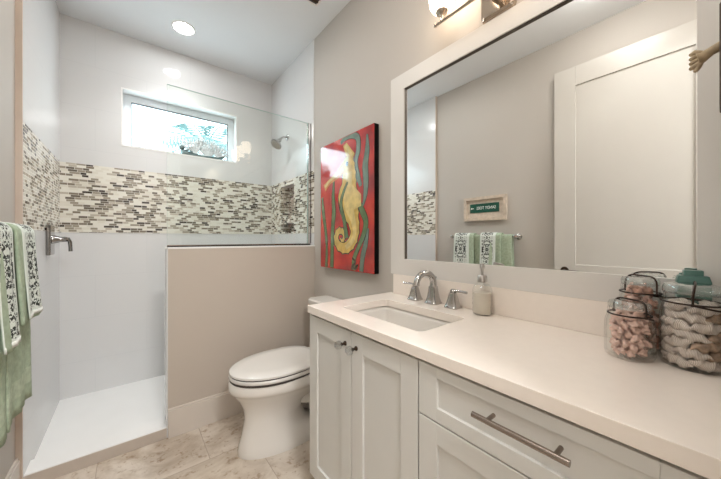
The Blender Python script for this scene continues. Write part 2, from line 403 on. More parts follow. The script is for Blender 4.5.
# ------------------------------------------------------------------ room shell
HX = 2.3
struct(MB().box(LP-.12, -1.9, -.12, W+.12, D+.14, 0).build('floor', M['travertine']))
struct(MB().box(LP-.12, -1.9, ZC, W+.12, D+.14, ZC+.1).build('ceiling', M['ceiling']))

WL0, WL1, WZ0, WZ1 = -.049, .791, 1.8647, 2.306            # window opening
B0, B1 = 1.1934, 1.6854                                    # mosaic band
NY0, NY1 = 2.359, 2.650                                    # niche in the right wall
NICH = [(NY0, NY1, 1.357, 1.640), (NY0, NY1, 1.212, 1.288)]

wl = struct(slab(MB(), 0, LP-.12, LP, -1.9, D+.14, 0, ZC).build('wall_left', M['paint']))
def child(o, par): o.parent = par; o.location = -Vector(par.location); return o
tp = slab(MB(), 0, LP, L, TE, D, 0, B0); slab(tp, 0, LP, L, TE, D, B1, ZC)
child(tp.build('tile_panel', M['tile_y']), wl)
child(slab(MB(), 0, LP, L-.0005, TE+.006, D, B0, B1).build('mosaic_band', M['mosaic_y']), wl)
child(MB().box(LP, TE-.003, 0, L+.001, TE+.006, ZC).build('tile_edge', M['edge_tan']), wl)

wb = struct(slab(MB(), 1, D, D+.14, LP-.12, W+.12, 0, ZC, [(WL0, WL1, WZ0, WZ1)]).build('wall_back', M['tile_x']))
child(MB().box(L, D-.002, B0, W, D+.004, B1).build('mosaic_band', M['mosaic_x']), wb)

wr = struct(slab(MB(), 0, W, W+.14, -1.9, D+.14, 0, ZC, [(NY0-.0, NY1, 1.2, 1.65)]).build('wall_right', M['paint']))
tp = slab(MB(), 0, W-.006, W+.09, P+.01, D, 0, B0); slab(tp, 0, W-.006, W+.002, P+.01, D, B1, ZC)
tp = slab(MB(), 0, W-.006, W+.002, P+.01, D, 0, B0); slab(tp, 0, W-.006, W+.002, P+.01, D, B1, ZC)
child(tp.build('tile_panel', M['tile_y']), wr)
child(slab(MB(), 0, W-.0055, W+.002, P+.01, D, B0, B1, NICH).build('mosaic_band', M['mosaic_y']), wr)
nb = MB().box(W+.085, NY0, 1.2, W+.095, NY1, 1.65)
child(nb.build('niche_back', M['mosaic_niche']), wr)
ns = MB()
for z0, z1 in ((1.200, 1.212), (1.288, 1.357), (1.640, 1.652)): ns.box(W-.004, NY0, z0, W+.086, NY1, z1)
nj = MB()
for h_ in NICH: nj.box(W-.003, h_[1]-.006, h_[2], W+.085, h_[1], h_[3])
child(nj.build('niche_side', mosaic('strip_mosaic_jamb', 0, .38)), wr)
child(ns.build('niche_shelf', M['tile_y'], bevel=.001), wr)

nw = MB(); slab(nw, 1, NEAR-.12, NEAR, LP-.12, W+.12, 0, ZC, [(-.36, .50, -.01, 2.46)])
struct(nw.build('wall_near', M['paint']))
struct(slab(MB(), 1, -1.9, -1.78, LP-.12, W+.12, 0, ZC).build('wall_hall', M['paint']))
# half wall in front of the shower
hw = struct(MB().box(.1726, P, 0, W, P+.12, 1.0895).build('wall_half', M['pony_paint']))
child(MB().box(.1706, P-.002, 1.0895, W, P+.122, 1.0995).build('wall_cap', M['curb_top'], bevel=.002), hw)
child(MB().box(.1660, P+.004, 0, .1728, P+.12, 1.0895).build('tile_end', M['tile_y'], bevel=.001), hw)
child(MB().box(.1728, P+.12, 0, W, P+.127, 1.0895).build('tile_face', M['tile_x']), hw)
# shower pan and curb
struct(MB().box(L, P+.12, 0, W, D, .0287).build('floor_shower_pan', M['pan']))
cb = MB().box(LP, P, 0, .1660, P+.12, .058, 0); cb.box(LP, P-.0005, .058, .1660, P+.12, .0635, 1)
struct(cb.build('trim_1', [M['curb'], M['curb_top']], bevel=.0015))
# baseboards
bbm = MB().box(.1726, P-.014, 0, W, P, .155).box(.1726, P-.009, .155, W, P, .168)
struct(bbm.build('baseboard_half_wall', M['base_paint'], bevel=.002))
struct(MB().box(W-.014, 1.16, 0, W, P-.014, .155).box(W-.009, 1.16, .155, W, P-.014, .168).build('baseboard_right', M['base_paint'], bevel=.002))
struct(MB().box(LP, NEAR, 0, LP+.014, TE-.003, .155).box(LP, NEAR, .155, LP+.009, TE-.003, .168).build('baseboard_left', M['base_paint'], bevel=.002))
struct(MB().box(.50, NEAR, 0, .62, NEAR+.014, .155).box(.50, NEAR, .155, .62, NEAR+.009, .168).build('baseboard_near', M['base_paint'], bevel=.002))
jm = MB().box(-.36, NEAR-.12, 0, -.345, NEAR-.005, 2.46).box(.485, NEAR-.12, 0, .50, NEAR, 2.46).box(-.345, NEAR-.12, 2.445, .485, NEAR, 2.46)
struct(jm.build('trim_2', M['white_trim'], bevel=.002))

# window
wn = sempty('window_1', ((WL0+WL1)/2, D+.1, WZ0))
rv = MB(); slab(rv, 1, D-.002, D+.085, WL0-.004, WL1+.004, WZ0-.004, WZ1+.004, [(WL0+.006, WL1-.006, WZ0+.006, WZ1-.006)])
child(rv.build('window_reveal', M['curb_top']), wn)
child(slab(MB(), 1, D+.085, D+.13, WL0, WL1, WZ0, WZ1, [(WL0+.058, WL1-.058, WZ0+.030, WZ1-.062)]).build('window_frame', M['vinyl'], bevel=.003), wn)
child(slab(MB(), 1, D+.088, D+.105, WL0+.058, WL1-.058, WZ0+.030, WZ1-.062, [(WL0+.063, WL1-.063, WZ0+.034, WZ1-.068)]).build('window_gasket', M['gasket']), wn)
child(MB().box(WL0+.058, D+.106, WZ0+.030, WL1-.058, D+.111, WZ1-.062).build('window_pane', M['pane']), wn)

# entry door, swung open against the left wall
dr = sempty('door_1', (-.36, -.035, 0))
DX0, DX1, DY0, DY1 = -.375, -.340, -.035, .826
st = .137
d = MB()
d.box(DX0, DY0, .012, DX1, DY0+st, 2.436).box(DX0, DY1-st, .012, DX1, DY1, 2.436)
d.box(DX0, DY0+st, 2.292, DX1, DY1-st, 2.436).box(DX0, DY0+st, .78, DX1, DY1-st, .958).box(DX0, DY0+st, .012, DX1, DY1-st, .24)
child(d.build('door_frame', M['door_paint'], bevel=.002), dr)
child(MB().box(DX0+.01, DY0+st, .958, DX1-.009, DY1-st, 2.292).build('door_panel', M['door_paint']), dr)
child(MB().box(DX0+.01, DY0+st, .24, DX1-.009, DY1-st, .78).build('door_panel', M['door_paint']), dr)
ly, lz = .757, .910
h = MB().lathe([(.027, 0), (.027, .004), (.024, .008)], T=Matrix.Translation((DX1, ly, lz)) @ Matrix.Rotation(PI/2, 4, 'Y'))
h.cyl((DX1+.008, ly, lz), (DX1+.05, ly, lz), .009)
h.tube([(DX1+.05, ly+.008, lz), (DX1+.052, ly-.02, lz+.001), (DX1+.052, ly-.06, lz), (DX1+.048, ly-.105, lz-.002)], [.009, .0085, .0075, .007], 10)
child(h.build('door_handle', M['bronze'], smooth=40), dr)

# ------------------------------------------------------------------ vanity: two cabinets, worktop, sink
XF = .625                                   # door face
CT, CB_ = .8554, .8235                      # counter top and underside
def shaker(mb, y0, y1, z0, z1, sy, st_, sb, x=XF, t=.02, rec=.008):
    mb.box(x, y0, z0, x+t, y0+sy, z1).box(x, y1-sy, z0, x+t, y1, z1)
    mb.box(x, y0+sy, z0, x+t, y1-sy, z0+sb).box(x, y0+sy, z1-st_, x+t, y1-sy, z1)
    mb.box(x+rec, y0+sy-.002, z0+sb-.002, x+t-.002, y1-sy+.002, z1-st_+.002)
    return mb
def carcass(y0, y1, par, name='carcass'):
    m_ = MB().box(XF+.022, y0, .10, W-.003, y0+.018, CB_).box(XF+.022, y1-.018, .10, W-.003, y1, CB_)
    m_.box(XF+.022, y0+.018, .10, W-.003, y1-.018, .118).box(W-.012, y0+.018, .118, W-.003, y1-.018, CB_)
    child(m_.build(name, M['cab']), par)
    child(MB().box(XF+.022, y0+.018, .66, XF+.03, y1-.018, CB_).box(XF+.022, (y0+y1)/2-.02, .118, XF+.03, (y0+y1)/2+.02, .66).build('front_gap_shade', M['cab_gap_shade']), par)  # dark strips stand in for shade behind the door and drawer gaps
    child(MB().box(XF+.09, y0, 0, W-.003, y1, .10).build('toe_kick', M['cab']), par)
sink_cab = thing('vanity_cabinet', 'white two-door vanity cabinet under the sink with crystal knobs', 'cabinet', (.88, .84, 0))
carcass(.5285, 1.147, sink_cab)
for y0, y1, ky in ((.8420, 1.147, .874), (.5310, .8375, .808)):
    do = child(shaker(MB(), y0, y1, .112, .813, .064, .064, .064).build('door', M['cab'], bevel=.0012), sink_cab)
    kb = bpy.data.objects.new('knob', None)
    k = MB().lathe([(.0085, 0), (.0085, .003), (.005, .006), (.0045, .014), (.007, .017)], n=18, T=Matrix.Translation((XF, ky, .763)) @ Matrix.Rotation(-PI/2, 4, 'Y'))
    ko = k.build('knob', M['bronze'], smooth=40); ko.parent = do; ko.matrix_parent_inverse = Matrix.Identity(4); ko.location = (0, 0, 0)
    g = MB().lathe([(.006, .016), (.0140, .024), (.0165, .032), (.0140, .040), (.007, .045)], n=8, T=Matrix.Translation((XF, ky, .763)) @ Matrix.Rotation(-PI/2, 4, 'Y'))
    go = g.build('crystal', M['crystal']); go.parent = do; go.location = (0, 0, 0); go['label'] = 'clear faceted crystal knob head'
dr_cab = thing('drawer_cabinet', 'white drawer cabinet with long bar pulls at the doorway end of vanity', 'cabinet', (.88, .26, 0))
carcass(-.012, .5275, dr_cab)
for z0, z1, st_ in ((.672, .813, .033), (.395, .668, .055), (.112, .391, .055)):
    do = child(shaker(MB(), .0, .5255, z0, z1, .060, st_ if st_ > .04 else .028, st_ if st_ > .04 else .036).build('drawer', M['cab'], bevel=.0012), dr_cab)
    hz = (z0+z1)/2+.02
    hb = MB().cyl((XF-.033, .165, hz), (XF-.033, .347, hz), .0062, n=16)
    for yy in (.188, .315): hb.cyl((XF-.033, yy, hz), (XF, yy, hz), .0045, n=14)
    ho = hb.build('handle', M['brushed'], smooth=40); ho.parent = do; ho.location = (0, 0, 0); ho['label'] = 'brushed metal bar pull'

ct = thing('countertop', 'pale cream quartz vanity countertop with undermount sink cutout', 'countertop', (.88, .55, CB_))
CX0, CX1, CY0, CY1 = .615, W-.002, -.03, 1.149
SX, SY, SHX, SHY = .846, .812, .130, .217                    # sink cutout
inner = rrect(SX, SY, SHX, SHY, .024, 0, 6)
def outer_of(q):
    dx, dy = q.x-SX, q.y-SY; s = 1e9
    if dx > 1e-9: s = min(s, (CX1-SX)/dx)
    if dx < -1e-9: s = min(s, (CX0-SX)/dx)
    if dy > 1e-9: s = min(s, (CY1-SY)/dy)
    if dy < -1e-9: s = min(s, (CY0-SY)/dy)
    return Vector((SX+dx*s, SY+dy*s, 0))
loop = list(inner); ext = []
for cxn, cyn in ((CX1, CY1), (CX0, CY1), (CX0, CY0), (CX1, CY0)): ext.append(Vector((cxn, cyn, 0)))
outer = [outer_of(q) for q in inner]
for e in ext:                                               # snap nearest-in-angle outer point to each corner
    ang = math.atan2(e.y-SY, e.x-SX)
    i = min(range(len(inner)), key=lambda k: abs((math.atan2(inner[k].y-SY, inner[k].x-SX)-ang+PI) % (2*PI)-PI))
    outer[i] = e.copy()
n = len(inner); cm = MB(); vs = []; fs = []
for z in (CB_, CT):
    vs += [Vector((q.x, q.y, z)) for q in outer]+[Vector((q.x, q.y, z)) for q in inner]
for i in range(n):
    j = (i+1) % n
    fs += [(i, j, n+j, n+i), (2*n+i, 3*n+i, 3*n+j, 2*n+j), (i, 2*n+i, 2*n+j, j), (n+i, n+j, 3*n+j, 3*n+i)]
cm.add(vs, fs); child(cm.build('slab', M['quartz'], bevel=.0018), ct)
child(MB().box(W-.0215, -.03, CT, W-.002, 1.115, .9605).build('backsplash', M['quartz'], bevel=.0015), ct)

sk = thing('sink', 'white rectangular undermount sink set in the vanity countertop', 'sink', (SX, SY, .70))
rings = []
for dz, g, rr in ((0, .004, .028), (-.02, .002, .030), (-.09, -.008, .045), (-.125, -.022, .055), (-.140, -.045, .06)):
    rings.append(rrect(SX, SY, SHX+g, SHY+g, rr, CB_-.001+dz, 6))
rings.append([Vector((SX+(q.x-SX)*.25, SY+(q.y-SY)*.25, CB_-.146)) for q in rings[-1]])
b = MB().loft(rings, cap0=False, cap1=True)
bo = child(b.build('basin', M['porcelain'], smooth=40), sk)
s_ = bo.modifiers.new('thick', 'SOLIDIFY'); s_.thickness = .01; s_.offset = 1
bo.data.flip_normals(); s_.offset = -1
child(MB().lathe([(.022, CB_-.1455), (.022, CB_-.1435), (.012, CB_-.1425)], T=Matrix.Translation((SX, SY, 0))).build('drain', M['chrome'], smooth=40), sk)

# faucet
fc = thing('faucet', 'chrome widespread faucet with arched spout and two lever handles', 'faucet', (1.07, .82, CT))
def pedestal(mb, x, y, z, prof, p=4.0):
    mb.lathe(prof, n=32, T=Matrix.Translation((x, y, z)) @ Matrix.Rotation(0, 4, 'Z'), power=p)
sp = MB(); FX, FY = 1.082, .826
pedestal(sp, FX, FY, CT, [(.0315, 0), (.0315, .005), (.0285, .009), (.0230, .028), (.0185, .055), (.0165, .078)], 5)
arc = [(FX, FY, CT+.06), (FX, FY, CT+.09)]
for k in range(0, 13):
    a = PI*k/12*.93; arc.append((FX-.058+.058*math.cos(a), FY, CT+.094+.048*math.sin(a)))
arc += [(arc[-1][0]-.002, FY, arc[-1][2]-.012)]
sp.tube(arc, [.0165, .0155]+[.0150-.002*k/12 for k in range(13)]+[.0140], 16)
child(sp.build('spout', M['chrome'], smooth=35), fc)
lr = MB().cyl((FX+.017, FY, CT+.05), (FX+.017, FY, CT+.113), .0025).ball((FX+.017, FY, CT+.117), .0055, 12)
child(lr.build('lift_rod', M['chrome'], smooth=40), fc)
for yy, sg in ((.931, 1), (.721, -1)):
    hm = MB(); pedestal(hm, FX-.003, yy, CT, [(.0300, 0), (.0300, .005), (.0270, .009), (.0215, .026), (.0155, .052), (.0135, .060), (.0145, .065)], 5)
    ho = child(hm.build('handle_base', M['chrome'], smooth=35), fc)
    lm = MB().ball((FX-.003, yy, CT+.069), .0125, 14).tube([(FX-.003, yy, CT+.069), (FX-.004, yy+sg*.016, CT+.074), (FX-.006, yy+sg*.042, CT+.075), (FX-.008, yy+sg*.068, CT+.073)], [.007, .0055, .005, .0058], 10)
    lo = lm.build('lever', M['chrome'], smooth=40); lo.parent = ho; lo.location = (0, 0, 0)

# soap dispenser
sd = thing('soap_dispenser', 'quilted clear glass soap dispenser with brushed pump beside faucet', 'soap dispenser', (1.076, .588, CT))
T = Matrix.Translation((1.076, .588, CT))
prof = [(.031, 0), (.034, .004), (.035, .012)]
for k in range(11): prof.append((.0353+(.0008 if k % 2 else -.0004), .016+k*.0085))
prof += [(.0320, .108), (.0240, .117), (.0165, .122), (.0150, .128)]
child(MB().lathe(prof, n=36, T=T).build('bottle', M['jar_glass'], smooth=60), sd)
so = MB().lathe([(.029, .004), (.0322, .010), (.0322, .086)], n=28, T=T).build('soap', M['soap'], smooth=40); child(so, sd)
child(MB().lathe([(.0175, .126), (.0175, .148), (.015, .151)], n=24, T=T).build('collar', M['pump'], smooth=40), sd)
pm = MB().lathe([(.0055, .150), (.0055, .178), (.0085, .179), (.0085, .194), (.006, .198)], n=18, T=T)
pm.tube([(1.076, .588, CT+.190), (1.056, .577, CT+.190), (1.042, .569, CT+.184)], [.005, .0045, .0038], 10)
child(pm.build('pump', M['pump'], smooth=40), sd)

# ------------------------------------------------------------------ mirror
mr = thing('mirror', 'large wall mirror in a wide white frame above vanity', 'mirror', (W, .56, .972))
MY0, MY1, MZ0, MZ1 = 0.0420, 1.0363, 1.044, 1.9319
FY0, FY1, FZ0, FZ1 = -.04, 1.133, .961, 2.012
child(slab(MB(), 0, W-.021, W-.001, FY0, FY1, FZ0, FZ1, [(MY0, MY1, MZ0, MZ1)]).build('mirror_frame', M['mirror_paint'], bevel=.002), mr)
child(MB().box(W-.016, MY1-.0025, MZ0, W-.004, MY1+.0005, MZ1).box(W-.016, MY0, MZ1-.0025, W-.004, MY1, MZ1+.0005).build('inner_bead', M['bead']), mr)
child(MB().box(W-.008, MY0, MZ0, W-.004, MY1-.0025, MZ1-.0025).build('mirror_glass', M['mirror']), mr)

# ------------------------------------------------------------------ painting
pt = thing('painting', 'tall red painting of a golden seahorse among green seaweed', 'painting', (W, 1.55, .945))
PYL, PYR, PZB, PZT, PX = 1.8481, 1.252, .9452, 1.8163, W-.036
def pp(s, t, lay=0): return (PX-.0004-.0003*lay, PYL-(PYL-PYR)*s, PZB+(PZT-PZB)*t)
cv = MB().box(PX, PYR, PZB, W-.001, PYL, PZT)
child(cv.build('canvas', M['canvas_side']), pt)
def smooth_path(pts, m=6):
    out = []; Pn = [Vector((*q, 0)) if len(q) == 2 else Vector(q) for q in pts]
    for i in range(len(Pn)-1):
        a = Pn[max(i-1, 0)]; b_ = Pn[i]; c = Pn[i+1]; d_ = Pn[min(i+2, len(Pn)-1)]
        for k in range(m):
            t = k/m
            out.append(.5*((2*b_)+(c-a)*t+(2*a-5*b_+4*c-d_)*t*t+(3*b_-a-3*c+d_)*t**3))
    out.append(Pn[-1]); return out
AR = (PYL-PYR)/(PZT-PZB)
pic = MB(); picm = [M['red'], M['p_gold'], M['p_gold2'], M['p_green'], M['p_teal'], M['p_dark'], M['p_orange'], M['p_pink']]
pic.add([pp(0, 0), pp(1, 0), pp(1, 1), pp(0, 1)], [(0, 1, 2, 3)], 0)
def strip(pts, ws, lay, mi, m=6, jag=0.0):
    c = smooth_path(pts, m); N = len(c); Wv = []
    for i in range(N):
        f = i/(N-1)*(len(ws)-1); k = min(int(f), len(ws)-2); Wv.append(ws[k]+(ws[k+1]-ws[k])*(f-k))
    vs = []
    for i in range(N):
        t = c[min(i+1, N-1)]-c[max(i-1, 0)]; t.x *= AR; t.normalize(); nx, ny = -t.y/AR, t.x
        w1 = Wv[i]+(jag if i % 3 == 0 else 0); w2 = Wv[i]
        vs.append(pp(min(max(c[i].x+nx*w1, 0.004), .996), min(max(c[i].y+ny*w1, .004), .996), lay)); vs.append(pp(min(max(c[i].x-nx*w2, .004), .996), min(max(c[i].y-ny*w2, .004), .996), lay))
    pic.add(vs, [(2*i, 2*i+1, 2*i+3, 2*i+2) for i in range(N-1)], mi)
def weed(pts, ws, mi, lay=2):
    strip(pts, [w+.005 for w in ws], lay, 5); strip(pts, ws, lay+1, mi)
weed([(.894, .946), (.894, .838), (.864, .74), (.873, .636), (.864, .535), (.824, .461)], [.004, .022, .028, .026, .018, .004], 4)
weed([(.758, .493), (.824, .42), (.873, .349), (.841, .267), (.758, .177), (.683, .096), (.664, .009)], [.016, .026, .024, .02, .016, .018, .02], 3)
weed([(.302, .73), (.282, .582), (.292, .446), (.27, .32), (.26, .185), (.25, .004)], [.004, .016, .024, .022, .02, .022], 3)
weed([(.037, .576), (.061, .458), (.118, .29), (.139, .158), (.129, .004)], [.008, .02, .016, .013, .016], 3)
weed([(.433, .965), (.51, .985), (.639, .985), (.742, .948), (.75, .861), (.708, .783), (.742, .685), (.792, .602)], [.01, .016, .02, .022, .022, .018, .022, .012], 4)
weed([(.911, .307), (.873, .205), (.824, .115), (.80, .004)], [.005, .02, .022, .018], 4)
# seahorse
spine = [(.567, .817), (.586, .726), (.586, .638), (.567, .558), (.594, .468), (.664, .369), (.691, .283), (.639, .211), (.53, .168), (.404, .180), (.344, .235), (.384, .288), (.463, .289), (.505, .255), (.470, .222), (.425, .236)]
wid = [.06, .075, .085, .12, .115, .062, .045, .044, .040, .034, .028, .024, .020, .015, .012, .006]
strip(spine, [w+.008 for w in wid], 4, 5, 5, .008); strip(spine, wid, 5, 1, 5, .008)
strip(spine[1:9], [w*.45 for w in wid[1:9]], 6, 2, 5)
strip([(.567, .800), (.374, .729), (.207, .692), (.094, .651)], [.05, .028, .022, .032], 5.4, 6)
strip([(.567, .800), (.374, .735), (.207, .700), (.104, .660)], [.03, .012, .010, .012], 6.3, 2)
pic.add([pp(s, t, 5.6) for s, t in ((.482, .935), (.549, .947), (.69, .847), (.66, .815), (.54, .85))], [(0, 1, 2, 3, 4)], 1)
pic.add([pp(s, t, 6.6) for s, t in ((.50, .925), (.545, .935), (.665, .845), (.64, .83))], [(0, 1, 2, 3)], 2)
pic.add([pp(.57+.088*math.cos(2*PI*k/18), .782+.062*math.sin(2*PI*k/18), 7) for k in range(18)], [tuple(range(18))], 1)
pic.add([pp(.555+.028*math.cos(2*PI*k/14), .79+.019*math.sin(2*PI*k/14), 9) for k in range(14)], [tuple(range(14))], 5)
pic.add([pp(s, t, 6.5) for s, t in ((.645, .63), (.80, .545), (.80, .464), (.66, .44))], [(0, 1, 2, 3)], 2)
weed([(.567, .654), (.473, .566), (.443, .484), (.51, .36), (.549, .24)], [.006, .012, .016, .018, .022], 3, 7.4)
strip([(.656, .095), (.708, .069), (.656, .038), (.708, .018), (.742, .049), (.70, .03)], [.007]*2, 8, 5)
po = child(pic.build('painted_front', picm), pt); po['label'] = 'golden seahorse painted on red'
for poly in po.data.polygons:
    if poly.normal.x > 0: poly.flip()

# ------------------------------------------------------------------ toilet
tl = thing('toilet', 'white two-piece elongated toilet between vanity and half wall', 'toilet', (.75, 1.60, 0))
TY = 1.60
def egg(xf, xb, hw, z, n=40, sq=2.4):
    """Egg outline: pointed round front at xf, squarer back at xb."""
    xm = xf+(xb-xf)*.52; out = []
    for i in range(n):
        a = 2*PI*i/n; ca, sa = math.cos(a), math.sin(a)
        if ca < 0: q = (xm+(xm-xf)*ca, hw*sa)
        else:
            k = (abs(ca)**sq+abs(sa)**sq)**(-1/sq); q = (xm+(xb-xm)*ca*k, hw*sa*k)
        out.append(Vector((q[0], TY+q[1], z)))
    return out
bowl = MB().loft([egg(.448, .98, .128, 0), egg(.447, .98, .129, .02), egg(.453, .95, .116, .05), egg(.470, .83, .098, .11), egg(.482, .80, .094, .18), egg(.475, .85, .108, .24), egg(.446, .96, .146, .295), egg(.424, 1.0, .168, .325), egg(.415, 1.0, .176, .340), egg(.404, 1.01, .186, .348), egg(.401, 1.01, .189, .362), egg(.402, 1.01, .188, .390), egg(.407, 1.01, .184, .400)])
bw = child(bowl.build('bowl', M['porcelain'], smooth=50), tl)
trap = MB().tube([(.66, TY-.02, .20), (.76, TY-.045, .24), (.85, TY-.055, .22), (.90, TY-.06, .14), (.91, TY-.06, .03)], [.035, .045, .05, .05, .055], 14)
trap.tube([(.66, TY+.02, .20), (.76, TY+.045, .24), (.85, TY+.055, .22), (.90, TY+.06, .14), (.91, TY+.06, .03)], [.035, .045, .05, .05, .055], 14)
child(trap.build('trapway', M['porcelain'], smooth=50), tl)
child(MB().loft([egg(.408, .90, .183, .399), egg(.408, .90, .183, .411)]).build('seat_gap_shade', M['gap_shade']), tl)  # dark sheet in place of the shade between bowl and seat
child(MB().loft([egg(.408, .905, .184, .410, sq=3), egg(.404, .905, .188, .414, sq=3), egg(.404, .905, .188, .424, sq=3), egg(.410, .902, .183, .429, sq=3)]).build('seat', M['seat'], smooth=50), tl)
child(MB().loft([egg(.410, .90, .182, .427), egg(.410, .90, .182, .4345)]).build('lid_gap_shade', M['gap_shade']), tl)  # dark sheet in place of the shade under the lid
child(MB().loft([egg(.410, .905, .182, .4335, sq=3), egg(.405, .905, .187, .4375, sq=3), egg(.406, .905, .186, .4460, sq=3), egg(.416, .900, .176, .4520, sq=3), egg(.47, .87, .12, .4550, sq=3)]).build('lid', M['seat'], smooth=50), tl)
for s in (-1, 1): child(MB().cyl((.915, TY+s*.05, .43), (.915, TY+s*.09, .43), .013).build('hinge', M['seat'], smooth=40), tl)
tk = MB().loft([rrect(1.05, TY, .075, .185, .03, .395), rrect(1.05, TY, .080, .198, .03, .50), rrect(1.05, TY, .081, .205, .03, .70)])
child(tk.build('tank', M['porcelain'], smooth=40), tl)
child(MB().loft([rrect(1.049, TY, .082, .212, .03, .70), rrect(1.049, TY, .084, .214, .03, .708), rrect(1.049, TY, .084, .214, .03, .728), rrect(1.049, TY, .076, .206, .028, .737)]).build('tank_lid', M['porcelain'], smooth=40), tl)
child(MB().cyl((.969, TY+.15, .655), (.955, TY+.15, .655), .011).tube([(.957, TY+.15, .655), (.952, TY+.12, .652), (.95, TY+.085, .648)], [.006, .005, .006], 10).build('flush_lever', M['chrome'], smooth=40), tl)

# ------------------------------------------------------------------ shower fittings
gp = thing('shower_glass', 'frameless clear glass panel standing on the half wall', 'glass panel', (.64, P+.06, 1.0995))
gl = MB().box(.1726, P+.055, 1.108, W-.030, P+.065, 2.0659)
go = gl.build('glass', [M['glass'], M['glass_edge']]); child(go, gp)
for poly in go.data.polygons: poly.material_index = 0 if abs(poly.normal.y) > .5 else 1
child(MB().box(.1726, P+.050, 1.0997, W-.012, P+.0548, 1.112).box(.1726, P+.0652, 1.0997, W-.012, P+.070, 1.112).box(.1726, P+.050, 1.0997, W-.012, P+.070, 1.106).build('bottom_channel', M['brushed']), gp)
child(MB().box(W-.032, P+.049, 1.112, W-.007, P+.0545, 2.0659).box(W-.032, P+.0655, 1.112, W-.007, P+.071, 2.0659).box(W-.012, P+.049, 1.112, W-.007, P+.071, 2.0659).build('side_channel', M['chrome']), gp)

sh = thing('showerhead', 'chrome shower head on a bent arm high on the tiled wall', 'shower head', (W-.006, 2.49, 2.075))
Tx = Matrix.Translation((W-.006, 2.49, 2.075)) @ Matrix.Rotation(-PI/2, 4, 'Y')
child(MB().lathe([(.030, 0), (.030, .004), (.022, .010), (.012, .013)], T=Tx).build('flange', M['chrome'], smooth=40), sh)
child(MB().tube([(W-.01, 2.49, 2.075), (W-.04, 2.487, 2.073), (W-.064, 2.482, 2.058), (W-.083, 2.478, 2.035)], .009, 12).build('arm', M['chrome'], smooth=40), sh)
ax = Vector((-.62, -.16, -.77)).normalized(); Th = Matrix.Translation((W-.080, 2.478, 2.038)) @ Vector((0, 0, 1)).rotation_difference(ax).to_matrix().to_4x4()
child(MB().lathe([(.013, 0), (.017, .012), (.018, .022), (.030, .042), (.046, .060), (.051, .066), (.051, .076), (.046, .078)], T=Th).build('head', M['chrome'], smooth=40), sh)
child(MB().lathe([(.044, .0775), (.042, .0805)], T=Th).build('spray_face', M['pump'], smooth=40), sh)

sv = thing('shower_valve', 'chrome shower valve with rectangular plate and curved lever', 'shower valve', (L, 2.5, 1.14))
child(MB().box(L, 2.440, 1.052, L+.020, 2.560, 1.232).build('plate', M['valve_chrome'], bevel=.005), sv)
child(MB().lathe([(.026, 0), (.024, .012), (.017, .03), (.014, .055), (.016, .06)], T=Matrix.Translation((L+.019, 2.503, 1.145)) @ Matrix.Rotation(PI/2, 4, 'Y')).build('stem', M['valve_chrome'], smooth=40), sv)
child(MB().tube([(L+.055, 2.503, 1.145), (L+.068, 2.505, 1.150), (L+.084, 2.508, 1.148), (L+.092, 2.511, 1.130), (L+.094, 2.512, 1.098), (L+.095, 2.512, 1.072)], [.013, .012, .011, .010, .0095, .010], 12).build('lever', M['valve_chrome'], smooth=40), sv)

# ------------------------------------------------------------------ ceiling fittings
def downlight(x, y, mt, label, r=.068):
    t = thing('ceiling_downlight', label, 'ceiling light', (x, y, ZC), 'recessed ceiling downlights')
    Tt = Matrix.Translation((x, y, ZC)) @ Matrix.Rotation(PI, 4, 'X')
    child(MB().lathe([(r+.010, 0), (r+.010, .003), (r+.002, .007), (r-.004, .005), (r-.004, .001)], n=40, T=Tt, cap1=False).build('trim_ring', M['white_trim'], smooth=40), t)
    child(MB().lathe([(r-.004, .0015), (r-.006, .004)], n=40, T=Tt).build('lens', mt), t)
downlight(.313, 2.505, M['can_on'], 'round glowing downlight in the ceiling over the shower')
beam('shower_downlight_beam', (.313, 2.505, ZC-.02), BEAM, (.96, .985, 1.0))
fl = thing('added_fill_dome', 'white dome fill light added on the ceiling between vanity and door', 'ceiling light', (.17, .42, ZC))  # out-of-view dome, added to lift the overall brightness
Tf = Matrix.Translation((.17, .42, ZC)) @ Matrix.Rotation(PI, 4, 'X')
child(MB().lathe([(.165, 0), (.165, .018), (.160, .022)], n=40, T=Tf).build('base', M['white_trim'], smooth=40), fl)
child(MB().lathe([(.155, .020), (.152, .050), (.135, .080), (.095, .103), (.040, .114)], n=40, T=Tf).build('dome', M['fill_room'], smooth=50), fl)
downlight(.28, 1.68, M['fill_toilet'], 'round fill downlight added in the ceiling in front of the toilet', .07)  # out-of-view extra downlight, added as fill
vt = thing('ceiling_vent', 'white ceiling vent with dark slats above the painting', 'vent', (.88, 1.55, ZC))
child(slab(MB(), 2, 0, 0, 0, 0, 0, 0).box(.76, 1.40, ZC-.006, .985, 1.412, ZC).box(.76, 1.698, ZC-.006, .985, 1.710, ZC).box(.76, 1.412, ZC-.006, .772, 1.698, ZC).box(.973, 1.412, ZC-.006, .985, 1.698, ZC).build('frame', M['white_trim'], bevel=.002), vt)
child(MB().box(.772, 1.412, ZC-.002, .973, 1.698, ZC).build('duct_shade', M['gap_shade']), vt)  # flat dark sheet standing in for the shaded vent opening
sl = MB()
for k in range(9):
    sl.box(.772, 0, -.0008, .973, .012, .0008, T=Matrix.Translation((0, 1.418+k*.031, ZC-.005)) @ Matrix.Rotation(-.5, 4, 'X'))
child(sl.build('slats', M['bronze']), vt)

